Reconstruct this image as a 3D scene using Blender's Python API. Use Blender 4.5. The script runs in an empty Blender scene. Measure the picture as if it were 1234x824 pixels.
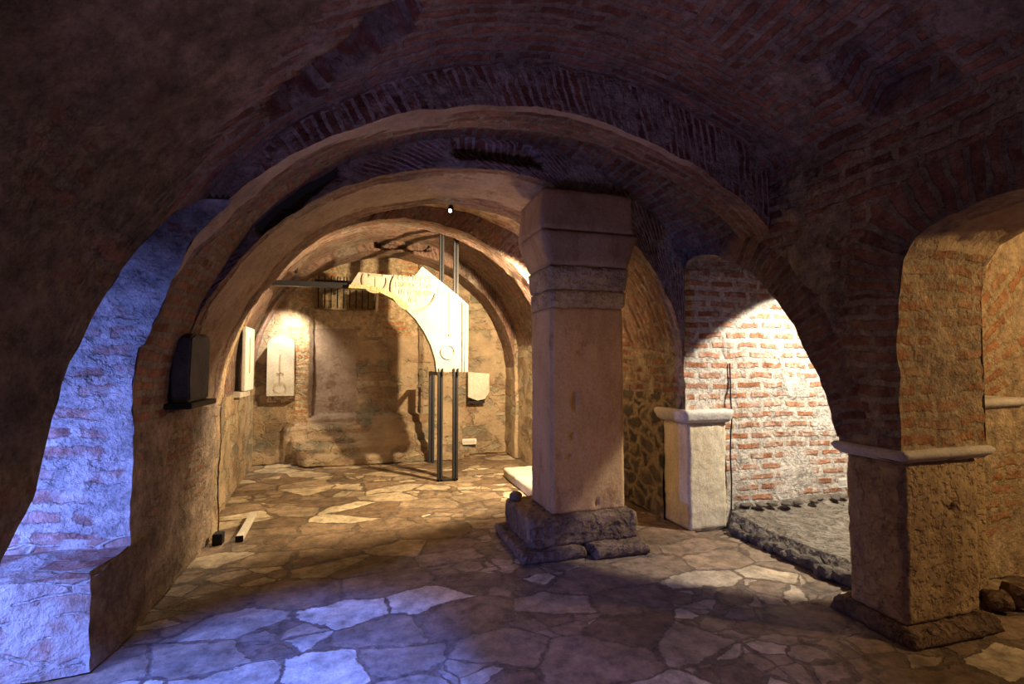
import bpy, bmesh, math, random
import numpy as np
from mathutils import Vector, Matrix, Euler
random.seed(7)
sc = bpy.context.scene
D = bpy.data

# ------------------------------------------------------------------ camera
CAM = Vector((0, 0, 1.6))
yaw = math.atan(177/600); pitch = math.atan(28/600)
cd = D.cameras.new('camera'); cam = D.objects.new('camera', cd); sc.collection.objects.link(cam)
cd.sensor_width = 36; cd.lens = 36*600/1234; cd.clip_start = .05
cam.location = CAM; cam.rotation_euler = (math.pi/2+pitch, 0, -yaw)
sc.camera = cam
# ------------------------------------------------------------------ world, exposure
w = D.worlds.new('world'); sc.world = w; w.use_nodes = True
w.node_tree.nodes['Background'].inputs[0].default_value = (0.01, .008, .012, 1)
w.node_tree.nodes['Background'].inputs[1].default_value = .3
vs = sc.view_settings
vs.view_transform = 'Standard'; vs.look = 'None'; vs.gamma = 1; vs.exposure = 0.0
vs.use_curve_mapping = False
# ------------------------------------------------------------------ lights
def lamp(kind, loc, to, col, power, size=.03, cone=90, blend=.3):
    l = D.lights.new('light', kind); l.color = col; l.energy = power
    if kind == 'SPOT':
        l.spot_size = math.radians(cone); l.spot_blend = blend; l.shadow_soft_size = size
    elif kind == 'POINT': l.shadow_soft_size = size
    elif kind == 'AREA': l.size = size
    o = D.objects.new('light', l); sc.collection.objects.link(o); o.location = loc
    if to is not None:
        o.rotation_euler = (Vector(to)-Vector(loc)).to_track_quat('-Z', 'Y').to_euler()
    return o
WARM = (1, .74, .42); ORG = (1, .58, .26); WHT = (1, .86, .66); BLU = (.16, .24, 1.0); PUR = (.62, .40, .80)
lamp('SPOT', (2.0, 5.60, 2.66), (.55, 7.6, 1.25), (1, .74, .42), 1000, .035, 126, .3)  # far bay, behind the pillar capital
lamp('SPOT', (.76, 5.30, 3.17), (1.2, 7.0, 1.5), WARM, 15, .02, 50, .8)         # crown spotlight, on the arch fragment
lamp('SPOT', (-1.12, 8.42, 2.5), (-1.26, 8.80, 1.9), WHT, 130, .03, 120, .8)    # over the lit niche panel
lamp('SPOT', (-.95, 6.1, 2.2), (-1.36, 5.40, 1.1), WHT, 110, .03, 46, .8)       # left wall of the far bay
lamp('POINT', (-1.0, 7.0, 2.1), None, WARM, 12, .04)
lamp('SPOT', (4.75, 2.95, 2.75), (4.35, 4.25, .6), (1, .90, .76), 620, .03, 82, .12)   # side bay
lamp('SPOT', (5.6, .5, 2.7), (3.6, 2.4, 1.2), (1, .62, .28), 260, .06, 110, .6) # right aisle
lamp('SPOT', (-2.5, 2.4, .75), (-1.75, 3.5, .45), (.18, .27, 1.0), 330, .04, 140, .9)  # blue, left aisle
lamp('SPOT', (-1.0, .75, 2.1), (-.60, 2.16, .0), (.07, .17, 1.0), 1900, .04, 48, .4)    # blue, on the floor
lamp('SPOT', (-.9, .5, 2.2), (.65, 2.15, .0), (.20, .24, 1.0), 330, .04, 52, .6)         # weaker blue, mid floor
lamp('POINT', (.9, -.5, .8), None, (.64, .42, .80), 13, .2)                     # added dim violet fill behind the viewer, stands in for blue bounce
lamp('SPOT', (2.7, -.6, 2.1), (1.9, 4.1, 1.2), (1, .60, .28), 170, .05, 34, .9)  # added warm fill, aimed at the pillar front
lamp('POINT', (2.02, 5.65, 2.15), None, (1, .58, .26), 34, .04)                # added warm fill behind the pillar, brightens the vault above
lamp('SPOT', (.7, 1.0, .12), (.9, 2.1, 3.3), (.60, .42, .90), 85, .05, 84, .9) # added violet fill below the first arch, makes up for weak floor bounce
lamp('POINT', (1.9, -1.0, 1.7), None, ORG, 2, .2)                               # added faint warm fill behind the viewer

# ------------------------------------------------------------------ numpy noise
_rng = np.random.RandomState(3)
_LAT = _rng.rand(32, 32, 32, 3).astype(np.float32)-.5
def vnoise(P, f):
    Q = np.asarray(P)*f+100.3; I = np.floor(Q).astype(int); F = Q-I; F = F*F*(3-2*F)
    out = 0
    for dx in (0, 1):
        for dy in (0, 1):
            for dz in (0, 1):
                wt = (F[..., 0] if dx else 1-F[..., 0])*(F[..., 1] if dy else 1-F[..., 1])*(F[..., 2] if dz else 1-F[..., 2])
                out = out + wt[..., None]*_LAT[(I[..., 0]+dx) % 32, (I[..., 1]+dy) % 32, (I[..., 2]+dz) % 32]
    return out
def rough(P, k=1.0):
    P = np.asarray(P, float)
    return P + k*(.035*vnoise(P, 1.7)+.022*vnoise(P, 6.3)+.014*vnoise(P, 17.0))

# ------------------------------------------------------------------ materials
def new_mat(name):
    m = D.materials.new(name); m.use_nodes = True; nt = m.node_tree
    for n in list(nt.nodes): nt.nodes.remove(n)
    out = nt.nodes.new('ShaderNodeOutputMaterial'); b = nt.nodes.new('ShaderNodeBsdfPrincipled')
    nt.links.new(b.outputs[0], out.inputs[0]); b.inputs['Roughness'].default_value = .85
    b.inputs['Specular IOR Level'].default_value = .25
    return m, nt, b
def N(nt, t, **kw):
    n = nt.nodes.new(t)
    for k, v in kw.items():
        if k in n.inputs.keys() if hasattr(n.inputs, 'keys') else False: n.inputs[k].default_value = v
        else: setattr(n, k, v)
    return n
def L(nt, a, b): nt.links.new(a, b)
def ramp(nt, fac, stops, interp='LINEAR'):
    r = nt.nodes.new('ShaderNodeValToRGB'); r.color_ramp.interpolation = interp
    el = r.color_ramp.elements
    while len(el) < len(stops): el.new(.5)
    for e, (p, c) in zip(el, stops):
        e.position = p; e.color = (c, c, c, 1) if isinstance(c, (int, float)) else tuple(c)+(1,)
    L(nt, fac, r.inputs[0]); return r.outputs[0]
def noise(nt, vec, scale, detail=4, rough_=.55, dist=0):
    n = nt.nodes.new('ShaderNodeTexNoise'); n.inputs['Scale'].default_value = scale
    n.inputs['Detail'].default_value = detail; n.inputs['Roughness'].default_value = rough_
    n.inputs['Distortion'].default_value = dist
    L(nt, vec, n.inputs['Vector']); return n
def vmath(nt, op, a, b):
    n = nt.nodes.new('ShaderNodeVectorMath'); n.operation = op
    for i, x in enumerate((a, b)):
        if isinstance(x, tuple): n.inputs[i].default_value = x
        else: L(nt, x, n.inputs[i])
    return n.outputs[0]
def math_(nt, op, a, b=0.0, clamp=False):
    n = nt.nodes.new('ShaderNodeMath'); n.operation = op; n.use_clamp = clamp
    for i, x in enumerate((a, b)):
        if isinstance(x, (int, float)): n.inputs[i].default_value = x
        else: L(nt, x, n.inputs[i])
    return n.outputs[0]
def mix(nt, fac, a, b, blend='MIX'):
    n = nt.nodes.new('ShaderNodeMix'); n.data_type = 'RGBA'; n.blend_type = blend
    if isinstance(fac, (int, float)): n.inputs[0].default_value = fac
    else: L(nt, fac, n.inputs[0])
    for i, x in ((6, a), (7, b)):
        if isinstance(x, tuple): n.inputs[i].default_value = x+(1,) if len(x) == 3 else x
        else: L(nt, x, n.inputs[i])
    return n.outputs[2]
def bump(nt, b, h, dist=.02, strength=1.0, prev=None):
    n = nt.nodes.new('ShaderNodeBump'); n.inputs['Distance'].default_value = dist; n.inputs['Strength'].default_value = strength
    L(nt, h, n.inputs['Height'])
    if prev is not None: L(nt, prev, n.inputs['Normal'])
    if b is not None: L(nt, n.outputs[0], b.inputs['Normal'])
    return n.outputs[0]

def brick_mat(name, bricks, mortar, plaster=.0, pl_col=None, rowh=.1, width=.33, msize=.02, distort=.03, bump_d=.025, grime=.6, offset=.5):
    m, nt, b = new_mat(name)
    uv = nt.nodes.new('ShaderNodeUVMap').outputs[0]
    geo = nt.nodes.new('ShaderNodeNewGeometry').outputs['Position']
    n1 = noise(nt, uv, 2.6, 2); n2 = noise(nt, uv, 18, 5, .7)
    off = vmath(nt, 'ADD', vmath(nt, 'MULTIPLY', vmath(nt, 'SUBTRACT', n1.outputs['Color'], (.5, .5, .5)), (distort*3.2, distort*2.2, 0)),
                vmath(nt, 'MULTIPLY', vmath(nt, 'SUBTRACT', n2.outputs['Color'], (.5, .5, .5)), (distort*1.9, distort*1.3, 0)))
    vec = vmath(nt, 'ADD', uv, off)
    br = nt.nodes.new('ShaderNodeTexBrick'); L(nt, vec, br.inputs['Vector'])
    br.offset = offset; br.inputs['Scale'].default_value = 1; br.inputs['Mortar Size'].default_value = msize
    br.inputs['Mortar Smooth'].default_value = .35; br.inputs['Brick Width'].default_value = width; br.inputs['Row Height'].default_value = rowh
    br.inputs['Color1'].default_value = (0, 0, 0, 1); br.inputs['Color2'].default_value = (1, 1, 1, 1); br.inputs['Mortar'].default_value = (.5, .5, .5, 1)
    bc = ramp(nt, br.outputs['Color'], [(i/(len(bricks)-1), c) for i, c in enumerate(bricks)])
    tone = noise(nt, geo, 11, 6, .78)
    bc = mix(nt, .75, bc, ramp(nt, tone.outputs['Fac'], [(.32, .30), (.68, 1.6)]), 'MULTIPLY')
    mn = noise(nt, geo, 17, 6, .78)
    mc = mix(nt, .8, mortar, ramp(nt, mn.outputs['Fac'], [(.34, .32), (.66, 1.35)]), 'MULTIPLY')
    # missing / mortar-smeared bricks
    wear = ramp(nt, noise(nt, geo, 5.5, 6, .7).outputs['Fac'], [(.50, 0.0), (.62, 1.0)])
    fac = math_(nt, 'MAXIMUM', br.outputs['Fac'], math_(nt, 'MULTIPLY', wear, .75))
    col = mix(nt, fac, bc, mc)
    if plaster > 0:
        pn = noise(nt, geo, 1.6, 6, .62)
        pm = ramp(nt, pn.outputs['Fac'], [(.62-plaster*.35, 0.0), (.66-plaster*.35, 1.0)])
        pt = noise(nt, geo, 8, 7, .8)
        pc = mix(nt, .9, pl_col or mortar, ramp(nt, pt.outputs['Fac'], [(.36, .32), (.66, 1.4)]), 'MULTIPLY')
        col = mix(nt, pm, col, pc); keep = math_(nt, 'SUBTRACT', 1.0, math_(nt, 'MULTIPLY', pm, .9))
    g = noise(nt, geo, 2.3, 6, .7)
    col = mix(nt, grime, col, ramp(nt, g.outputs['Fac'], [(.3, .38), (.62, 1.1)]), 'MULTIPLY')
    L(nt, col, b.inputs['Base Color'])
    h = math_(nt, 'SUBTRACT', 1.0, br.outputs['Fac'])
    if plaster > 0: h = math_(nt, 'ADD', math_(nt, 'MULTIPLY', h, keep), pm)
    nb = bump(nt, None, h, bump_d, .9)
    nb = bump(nt, None, noise(nt, geo, 28, 5, .75).outputs['Fac'], .035, .8, nb)
    bump(nt, b, noise(nt, geo, 7, 4, .6).outputs['Fac'], .03, .7, nb)
    return m
def rubble_mat(name, cols, mortar, su=3.2, sv=7.5, msk=(.02, .07), pl=None, distort=.09):
    m, nt, b = new_mat(name)
    uv = nt.nodes.new('ShaderNodeUVMap').outputs[0]; geo = nt.nodes.new('ShaderNodeNewGeometry').outputs['Position']
    n1 = noise(nt, uv, 5, 4)
    vec = vmath(nt, 'ADD', uv, vmath(nt, 'MULTIPLY', vmath(nt, 'SUBTRACT', n1.outputs['Color'], (.5, .5, .5)), (distort*2, distort, 0)))
    vec = vmath(nt, 'MULTIPLY', vec, (su, sv, 1))
    v = nt.nodes.new('ShaderNodeTexVoronoi'); v.feature = 'DISTANCE_TO_EDGE'; v.voronoi_dimensions = '2D'; v.inputs['Scale'].default_value = 1; L(nt, vec, v.inputs['Vector'])
    v2 = nt.nodes.new('ShaderNodeTexVoronoi'); v2.voronoi_dimensions = '2D'; v2.inputs['Scale'].default_value = 1; L(nt, vec, v2.inputs['Vector'])
    sx = nt.nodes.new('ShaderNodeSeparateColor'); L(nt, v2.outputs['Color'], sx.inputs[0])
    c = ramp(nt, sx.outputs[0], [(i/(len(cols)-1), q) for i, q in enumerate(cols)])
    c = mix(nt, .6, c, ramp(nt, noise(nt, geo, 14, 6, .7).outputs['Fac'], [(.3, .4), (.7, 1.4)]), 'MULTIPLY')
    mk = ramp(nt, v.outputs['Distance'], [(msk[0], 1.0), (msk[1], 0.0)])
    mc = mix(nt, .6, mortar, ramp(nt, noise(nt, geo, 20, 5, .65).outputs['Fac'], [(.3, .5), (.7, 1.3)]), 'MULTIPLY')
    col = mix(nt, mk, c, mc)
    hsum = math_(nt, 'SUBTRACT', 1.0, mk)
    if pl:
        pm = ramp(nt, noise(nt, geo, 1.9, 5, .6).outputs['Fac'], [(.48, 0.0), (.54, 1.0)])
        col = mix(nt, math_(nt, 'MULTIPLY', pm, .85), col, pl); hsum = math_(nt, 'MAXIMUM', hsum, pm)
    col = mix(nt, .6, col, ramp(nt, noise(nt, geo, 2.1, 6, .7).outputs['Fac'], [(.3, .45), (.62, 1.1)]), 'MULTIPLY')
    L(nt, col, b.inputs['Base Color'])
    nb = bump(nt, None, hsum, .04, .9); bump(nt, b, noise(nt, geo, 18, 6, .7).outputs['Fac'], .05, .9, nb)
    return m
def stone_mat(name, cols, scale=3, stretch=(1, 1, 1), bd=.02, spots=None, rgh=.8, fine=40, pits=0):
    m, nt, b = new_mat(name)
    geo = nt.nodes.new('ShaderNodeNewGeometry').outputs['Position']
    v = vmath(nt, 'MULTIPLY', geo, stretch)
    n = noise(nt, v, scale, 7, .65)
    col = ramp(nt, n.outputs['Fac'], [(.25+.5*i/(len(cols)-1), c) for i, c in enumerate(cols)])
    n2 = noise(nt, geo, fine, 4, .7)
    col = mix(nt, .45, col, ramp(nt, n2.outputs['Fac'], [(.3, .5), (.7, 1.3)]), 'MULTIPLY')
    if spots:
        sp = ramp(nt, noise(nt, v, scale*1.7, 5, .75).outputs['Fac'], [(.55, 0.0), (.66, 1.0)])
        col = mix(nt, sp, col, spots)
    L(nt, col, b.inputs['Base Color']); b.inputs['Roughness'].default_value = rgh
    nb = bump(nt, None, n.outputs['Fac'], bd*2, .8)
    if pits:
        vo = nt.nodes.new('ShaderNodeTexNoise'); vo.inputs['Scale'].default_value = pits; vo.inputs['Detail'].default_value = 5; L(nt, geo, vo.inputs['Vector'])
        pr_ = ramp(nt, vo.outputs['Fac'], [(.30, 0.0), (.52, 1.0)])
        nb = bump(nt, None, pr_, bd*1.6, 1, nb)
    bump(nt, b, n2.outputs['Fac'], bd, .8, nb)
    return m
def plain(name, col, rgh=.5, metal=0, emit=None, es=0):
    m, nt, b = new_mat(name); b.inputs['Base Color'].default_value = col+(1,)
    b.inputs['Roughness'].default_value = rgh; b.inputs['Metallic'].default_value = metal
    if emit: b.inputs['Emission Color'].default_value = emit+(1,); b.inputs['Emission Strength'].default_value = es
    geo = nt.nodes.new('ShaderNodeNewGeometry').outputs['Position']
    n = noise(nt, geo, 25, 4)
    L(nt, mix(nt, .25, col, ramp(nt, n.outputs['Fac'], [(.3, .6), (.7, 1.2)]), 'MULTIPLY'), b.inputs['Base Color'])
    bump(nt, b, n.outputs['Fac'], .002, .4)
    return m
REDS = [(.15, .065, .045), (.26, .11, .07), (.33, .16, .10), (.22, .12, .09)]
M = {}
M['brick_wall'] = brick_mat('brick_wall', REDS, (.33, .26, .19), .35, (.38, .31, .22), msize=.026, grime=.8)
M['masonry_left'] = brick_mat('masonry_left', [(.24, .10, .06), (.32, .17, .10), (.34, .22, .14)], (.34, .26, .19), .6, (.32, .24, .18), msize=.03, distort=.06, grime=.85, bump_d=.03)
M['brick_ring'] = brick_mat('brick_ring', REDS, (.27, .21, .17), .15, (.30, .23, .18), rowh=.085, width=.42, msize=.022, distort=.02, grime=.75, bump_d=.018)
M['brick_web'] = brick_mat('brick_web', REDS, (.26, .21, .17), .15, (.29, .23, .18), rowh=.095, width=.38, msize=.026, distort=.025, grime=.75, bump_d=.018)
M['brick_fan'] = brick_mat('brick_fan', [(.13, .06, .045), (.22, .10, .07), (.30, .14, .09), (.19, .10, .075)], (.25, .20, .165), .12, (.28, .22, .18), offset=.3, rowh=.072, width=.55, msize=.015, distort=.02, grime=.6, bump_d=.018)
M['brick_face'] = brick_mat('brick_face', [(.14, .06, .05), (.28, .11, .075), (.26, .17, .13)], (.48, .41, .37), .3, (.40, .34, .29), offset=.22, rowh=.068, width=.42, msize=.016, distort=.022, grime=.5, bump_d=.018)
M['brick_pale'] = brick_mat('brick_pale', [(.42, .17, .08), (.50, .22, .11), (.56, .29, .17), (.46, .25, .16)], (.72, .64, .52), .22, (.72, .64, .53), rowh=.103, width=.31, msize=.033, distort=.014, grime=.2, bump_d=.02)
M['brick_orange'] = brick_mat('brick_orange', [(.42, .18, .08), (.50, .25, .12), (.48, .30, .16)], (.52, .40, .24), .5, (.55, .42, .26), msize=.028, distort=.035, grime=.4, bump_d=.010)
M['plaster'] = stone_mat('plaster', [(.16, .11, .08), (.30, .22, .16), (.42, .33, .25)], 1.9, (1, 1, 1), .012, (.18, .11, .075), fine=22)
M['plaster_rough'] = brick_mat('plaster_rough', [(.15, .07, .045), (.22, .11, .065), (.18, .12, .08)], (.20, .145, .09), .62, (.21, .15, .095), rowh=.13, width=.30, msize=.035, distort=.08, grime=.95, bump_d=.012)
M['rubble'] = rubble_mat('rubble', [(.24, .21, .15), (.40, .31, .20), (.32, .20, .12), (.24, .22, .17), (.46, .37, .24)], (.46, .35, .23), su=2.6, sv=8.0, pl=(.46, .34, .22), distort=.12)
M['rubble_blue'] = rubble_mat('rubble_blue', [(.35, .33, .32), (.50, .36, .30), (.42, .22, .17), (.55, .50, .46)], (.62, .58, .54), 2.2, 9.0, (.02, .07), pl=(.62, .58, .55), distort=.05)
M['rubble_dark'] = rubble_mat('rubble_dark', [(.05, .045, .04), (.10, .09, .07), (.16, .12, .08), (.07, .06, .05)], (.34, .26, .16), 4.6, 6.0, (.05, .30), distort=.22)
M['pillar'] = stone_mat('pillar', [(.24, .135, .06), (.40, .25, .12), (.46, .31, .16)], 2.8, (1, 1, .55), .008, (.27, .15, .07), fine=48)
M['marble'] = stone_mat('marble', [(.42, .32, .18), (.64, .54, .36), (.76, .68, .50)], 4.0, (1, 1, .3), .006, (.55, .43, .24), fine=55)
M['pitted'] = stone_mat('pitted', [(.20, .13, .07), (.42, .30, .16), (.54, .40, .22)], 4.0, (1, 1, 1), .009, (.24, .15, .08), fine=34, pits=26)
M['impost'] = stone_mat('impost', [(.42, .38, .32), (.58, .54, .46), (.66, .62, .54)], 3.0, (1, 1, 1), .006, None, fine=40)
M['plinth'] = stone_mat('plinth', [(.09, .06, .04), (.20, .13, .08), (.30, .20, .12)], 5.0, (1, 1, 1), .03, (.10, .06, .04), fine=30, pits=14)
M['white_stone'] = stone_mat('white_stone', [(.38, .34, .27), (.50, .46, .38), (.56, .52, .44)], 3.0, (1, 1, 1), .004, None, rgh=.6, fine=60)
M['carved'] = stone_mat('carved', [(.30, .24, .16), (.44, .36, .25), (.5, .42, .3)], 3.0, (1, 1, 1), .004, None, fine=60)
M['broken_edge'] = stone_mat('broken_edge', [(.40, .32, .14), (.60, .50, .26), (.7, .6, .36)], 8.0, (1, 1, 1), .02, None, fine=40)
M['slate'] = stone_mat('slate', [(.03, .03, .04), (.06, .06, .075), (.10, .10, .11)], 4.0, (1, 1, 1), .01, None, fine=40)
M['rock'] = stone_mat('rock', [(.05, .045, .04), (.12, .10, .08), (.22, .18, .13)], 7.0, (1, 1, 1), .02, None, fine=40)
M['earth'] = stone_mat('earth', [(.14, .11, .08), (.25, .21, .16), (.34, .30, .24)], 6.0, (1, 1, 1), .03, (.16, .13, .10), fine=30, pits=14)
M['steel'] = plain('steel', (.045, .045, .05), .45, .4)
M['black'] = plain('black', (.012, .012, .014), .5)
M['white'] = plain('white', (.75, .73, .68), .5)
M['glass'] = plain('glass', (.1, .1, .12), .15)
M['bulb'] = plain('bulb', (1, .95, .85), .4, 0, (1, .9, .7), 30)

def floor_mat():
    m, nt, b = new_mat('flagstones')
    geo = nt.nodes.new('ShaderNodeNewGeometry').outputs['Position']
    n1 = noise(nt, geo, 1.6, 3); n2 = noise(nt, geo, 13, 4, .65)
    base = vmath(nt, 'ADD', geo, vmath(nt, 'MULTIPLY', vmath(nt, 'SUBTRACT', n1.outputs['Color'], (.5, .5, .5)), (.22, .20, 0)))
    base = vmath(nt, 'ADD', base, vmath(nt, 'MULTIPLY', vmath(nt, 'SUBTRACT', n2.outputs['Color'], (.5, .5, .5)), (.045, .045, 0)))
    def cells(sc_, rnd):
        vec = vmath(nt, 'MULTIPLY', base, sc_); o = []
        for f in ('DISTANCE_TO_EDGE', 'F1'):
            v = nt.nodes.new('ShaderNodeTexVoronoi'); v.feature = f; v.voronoi_dimensions = '2D'; v.inputs['Scale'].default_value = 1
            v.inputs['Randomness'].default_value = rnd; L(nt, vec, v.inputs['Vector']); o.append(v)
        s = nt.nodes.new('ShaderNodeSeparateColor'); L(nt, o[1].outputs['Color'], s.inputs[0]); return o[0].outputs['Distance'], s.outputs[0], s.outputs[1]
    d1, r1, q1 = cells((1.9, 2.9, 0), .8); d2, r2, q2 = cells((4.4, 6.4, 0), .9)
    sel = math_(nt, 'GREATER_THAN', q1, .66)                              # some big cells are broken into small stones
    def mx(a, b_): return math_(nt, 'ADD', math_(nt, 'MULTIPLY', a, math_(nt, 'SUBTRACT', 1.0, sel)), math_(nt, 'MULTIPLY', b_, sel))
    d = mx(d1, math_(nt, 'MINIMUM', d1, math_(nt, 'MULTIPLY', d2, .55))); r = mx(r1, r2)
    st = ramp(nt, r, [(0, (.17, .11, .068)), (.4, (.24, .165, .105)), (.66, (.31, .23, .15)), (.85, (.42, .33, .22)), (1, (.58, .49, .34))])
    st = mix(nt, .85, st, ramp(nt, noise(nt, geo, 8, 9, .78).outputs['Fac'], [(.34, .28), (.64, 1.35)]), 'MULTIPLY')
    ero = math_(nt, 'MULTIPLY', ramp(nt, noise(nt, geo, 3.0, 7, .7).outputs['Fac'], [(.45, 0.0), (.75, 1.0)]), .13)
    e = math_(nt, 'SUBTRACT', d, math_(nt, 'ADD', ero, .004))
    mk = ramp(nt, e, [(-.015, 1.0), (.018, 0.0)])
    mc = mix(nt, .9, (.13, .092, .062), ramp(nt, noise(nt, geo, 16, 7, .75).outputs['Fac'], [(.35, .35), (.72, 1.9)]), 'MULTIPLY')
    col = mix(nt, mk, st, mc)
    dark = ramp(nt, noise(nt, geo, 1.3, 5, .65).outputs['Fac'], [(.34, .50), (.60, 1.15)])
    col = mix(nt, .8, col, dark, 'MULTIPLY')
    L(nt, col, b.inputs['Base Color'])
    L(nt, ramp(nt, noise(nt, geo, 5, 4).outputs['Fac'], [(.3, .45), (.7, .85)]), b.inputs['Roughness'])
    b.inputs['Specular IOR Level'].default_value = .35
    nb = bump(nt, None, math_(nt, 'SUBTRACT', 1.0, mk), .012, .6)
    nb = bump(nt, None, noise(nt, geo, 9, 7, .7).outputs['Fac'], .015, .8, nb)
    bump(nt, b, noise(nt, geo, 45, 4, .6).outputs['Fac'], .006, .8, nb)
    return m
M['floor'] = floor_mat()

# ------------------------------------------------------------------ builders
def link(o): sc.collection.objects.link(o); return o
def put(o, parent=None, label=None, cat=None, group=None, kind=None):
    if parent is not None: o.parent = parent
    if label: o['label'] = label
    if cat: o['category'] = cat
    if group: o['group'] = group
    if kind: o['kind'] = kind
    return o
class MB:
    """collects grids into one mesh"""
    def __init__(s): s.v = []; s.f = []; s.uv = []; s.mi = []; s.n = 0; s.mats = []
    def mat(s, m):
        if m not in s.mats: s.mats.append(m)
        return s.mats.index(m)
    def grid(s, P, UV, mat, k=1.0, skip=None, flip=False):
        """P (a,b,3), UV (a,b,2) or function, mat: name or (a-1,b-1) array of names"""
        P = np.asarray(P, float); a, b = P.shape[:2]
        Q = rough(P, k) if k else P
        s.v.append(Q.reshape(-1, 3)); UV = np.asarray(UV, float)
        idx = np.arange(a*b).reshape(a, b)+s.n
        for i in range(a-1):
            for j in range(b-1):
                if skip is not None and skip[i, j]: continue
                q = [(i, j), (i+1, j), (i+1, j+1), (i, j+1)]
                if flip: q.reverse()
                s.f.append([idx[c] for c in q]); s.uv.extend([UV[c] for c in q])
                s.mi.append(s.mat(mat if isinstance(mat, str) else mat[i][j]))
        s.n += a*b
    def build(s, name, parent=None, smooth=True, **kw):
        me = D.meshes.new(name); me.from_pydata(np.concatenate(s.v).tolist(), [], [list(map(int, f)) for f in s.f])
        ul = me.uv_layers.new(name='UVMap'); ul.data.foreach_set('uv', np.asarray(s.uv, np.float32).ravel())
        for m in s.mats: me.materials.append(M[m])
        me.polygons.foreach_set('material_index', s.mi)
        if smooth: me.polygons.foreach_set('use_smooth', [True]*len(me.polygons))
        me.update(); o = link(D.objects.new(name, me)); put(o, parent, **kw); return o
def rgrid(P00, P10, P01, res=.05):
    """rectangle grid: corner, far corner along u, far corner along v"""
    P00, P10, P01 = map(np.array, (P00, P10, P01)); du = np.linalg.norm(P10-P00); dv = np.linalg.norm(P01-P00)
    nu = max(2, int(du/res)+1); nv = max(2, int(dv/res)+1)
    U, V = np.meshgrid(np.linspace(0, 1, nu), np.linspace(0, 1, nv), indexing='ij')
    P = P00+U[..., None]*(P10-P00)+V[..., None]*(P01-P00)
    return P, np.stack([U*du, V*dv], -1)
def wall_rect(mb, a, bb, z0, z1, mat, res=.05, k=1.0, uo=0):
    P, UV = rgrid((a[0], a[1], z0), (bb[0], bb[1], z0), (a[0], a[1], z1), res); UV[..., 0] += uo; UV[..., 1] += z0
    mb.grid(P, UV, mat, k)
def block(name, x0, x1, y0, y1, z0, z1, mat, parent=None, res=.02, k=.5, topd=(0, 0, 0, 0), botd=(0, 0, 0, 0), dents=(), bev=.012, prof=None, **kw):
    """closed rough block; topd/botd grow the rectangle (x0,x1,y0,y1) at top and bottom; prof(t)->grow"""
    nx = max(2, int((x1-x0)/res)+1); ny = max(2, int((y1-y0)/res)+1); nz = max(2, int((z1-z0)/res)+1)
    bm = bmesh.new(); vs_ = {}
    def key(i, j, k_):
        if (i, j, k_) not in vs_:
            t = k_/(nz-1); fx = i/(nx-1); fy = j/(ny-1)
            g = [topd[q]*t+botd[q]*(1-t) for q in range(4)]
            if prof: g = [a+prof(t) for a in g]
            X = (x0-g[0])*(1-fx)+(x1+g[1])*fx; Y = (y0-g[2])*(1-fy)+(y1+g[3])*fy; Z = z0*(1-t)+z1*t
            e = (i in (0, nx-1))+(j in (0, ny-1))+(k_ in (0, nz-1))
            if e >= 2:
                X += bev*(1 if i == 0 else -1 if i == nx-1 else 0); Y += bev*(1 if j == 0 else -1 if j == ny-1 else 0)
                Z += bev*(1 if k_ == 0 and z0 > .01 else -1 if k_ == nz-1 else 0)
            vs_[(i, j, k_)] = (bm.verts.new((X, Y, Z)))
        return vs_[(i, j, k_)]
    def face(*q):
        bm.faces.new([key(*c) for c in q])
    for i in range(nx-1):
        for j in range(ny-1):
            face((i, j, 0), (i, j+1, 0), (i+1, j+1, 0), (i+1, j, 0)); face((i, j, nz-1), (i+1, j, nz-1), (i+1, j+1, nz-1), (i, j+1, nz-1))
        for k_ in range(nz-1):
            face((i, 0, k_), (i+1, 0, k_), (i+1, 0, k_+1), (i, 0, k_+1)); face((i, ny-1, k_), (i, ny-1, k_+1), (i+1, ny-1, k_+1), (i+1, ny-1, k_))
    for j in range(ny-1):
        for k_ in range(nz-1):
            face((0, j, k_), (0, j, k_+1), (0, j+1, k_+1), (0, j+1, k_)); face((nx-1, j, k_), (nx-1, j+1, k_), (nx-1, j+1, k_+1), (nx-1, j, k_+1))
    vl = list(bm.verts); P = np.array([v.co[:] for v in vl]); Q = P+k*(.016*vnoise(P, 2.2)+.016*vnoise(P, 8)+.014*vnoise(P, 23)+.010*vnoise(P, 41))
    if z0 < .01: Q[P[:, 2] < .001, 2] = 0
    for (dx, dz, rad, dep) in dents:                                  # on the front (-Y) face
        m_ = (np.abs(P[:, 1]-y0) < .03)
        d = np.hypot((P[:, 0]-dx)/rad[0], (P[:, 2]-dz)/rad[1]); wgt = np.clip(1.4-d, 0, 1)*m_
        Q[:, 1] += wgt*dep
    for v, q in zip(vl, Q): v.co = q
    me = D.meshes.new(name); bm.to_mesh(me); bm.free(); me.materials.append(M[mat])
    me.polygons.foreach_set('use_smooth', [True]*len(me.polygons))
    o = link(D.objects.new(name, me)); put(o, parent, **kw); return o
def empty(name, loc, label, cat, group=None):
    o = link(D.objects.new(name, None)); o.location = loc; o.empty_display_size = .1
    return put(o, None, label, cat, group)
def adopt(root, parts):
    for p in parts:
        p.parent = root; p.matrix_parent_inverse = Matrix.Translation(-root.location)
def to_mesh_obj(name, c):
    t = link(D.objects.new(name, c)); bpy.context.view_layer.update()
    me = D.meshes.new_from_object(t.evaluated_get(bpy.context.evaluated_depsgraph_get())); D.objects.remove(t); D.curves.remove(c); me.name = name
    return link(D.objects.new(name, me))
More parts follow.
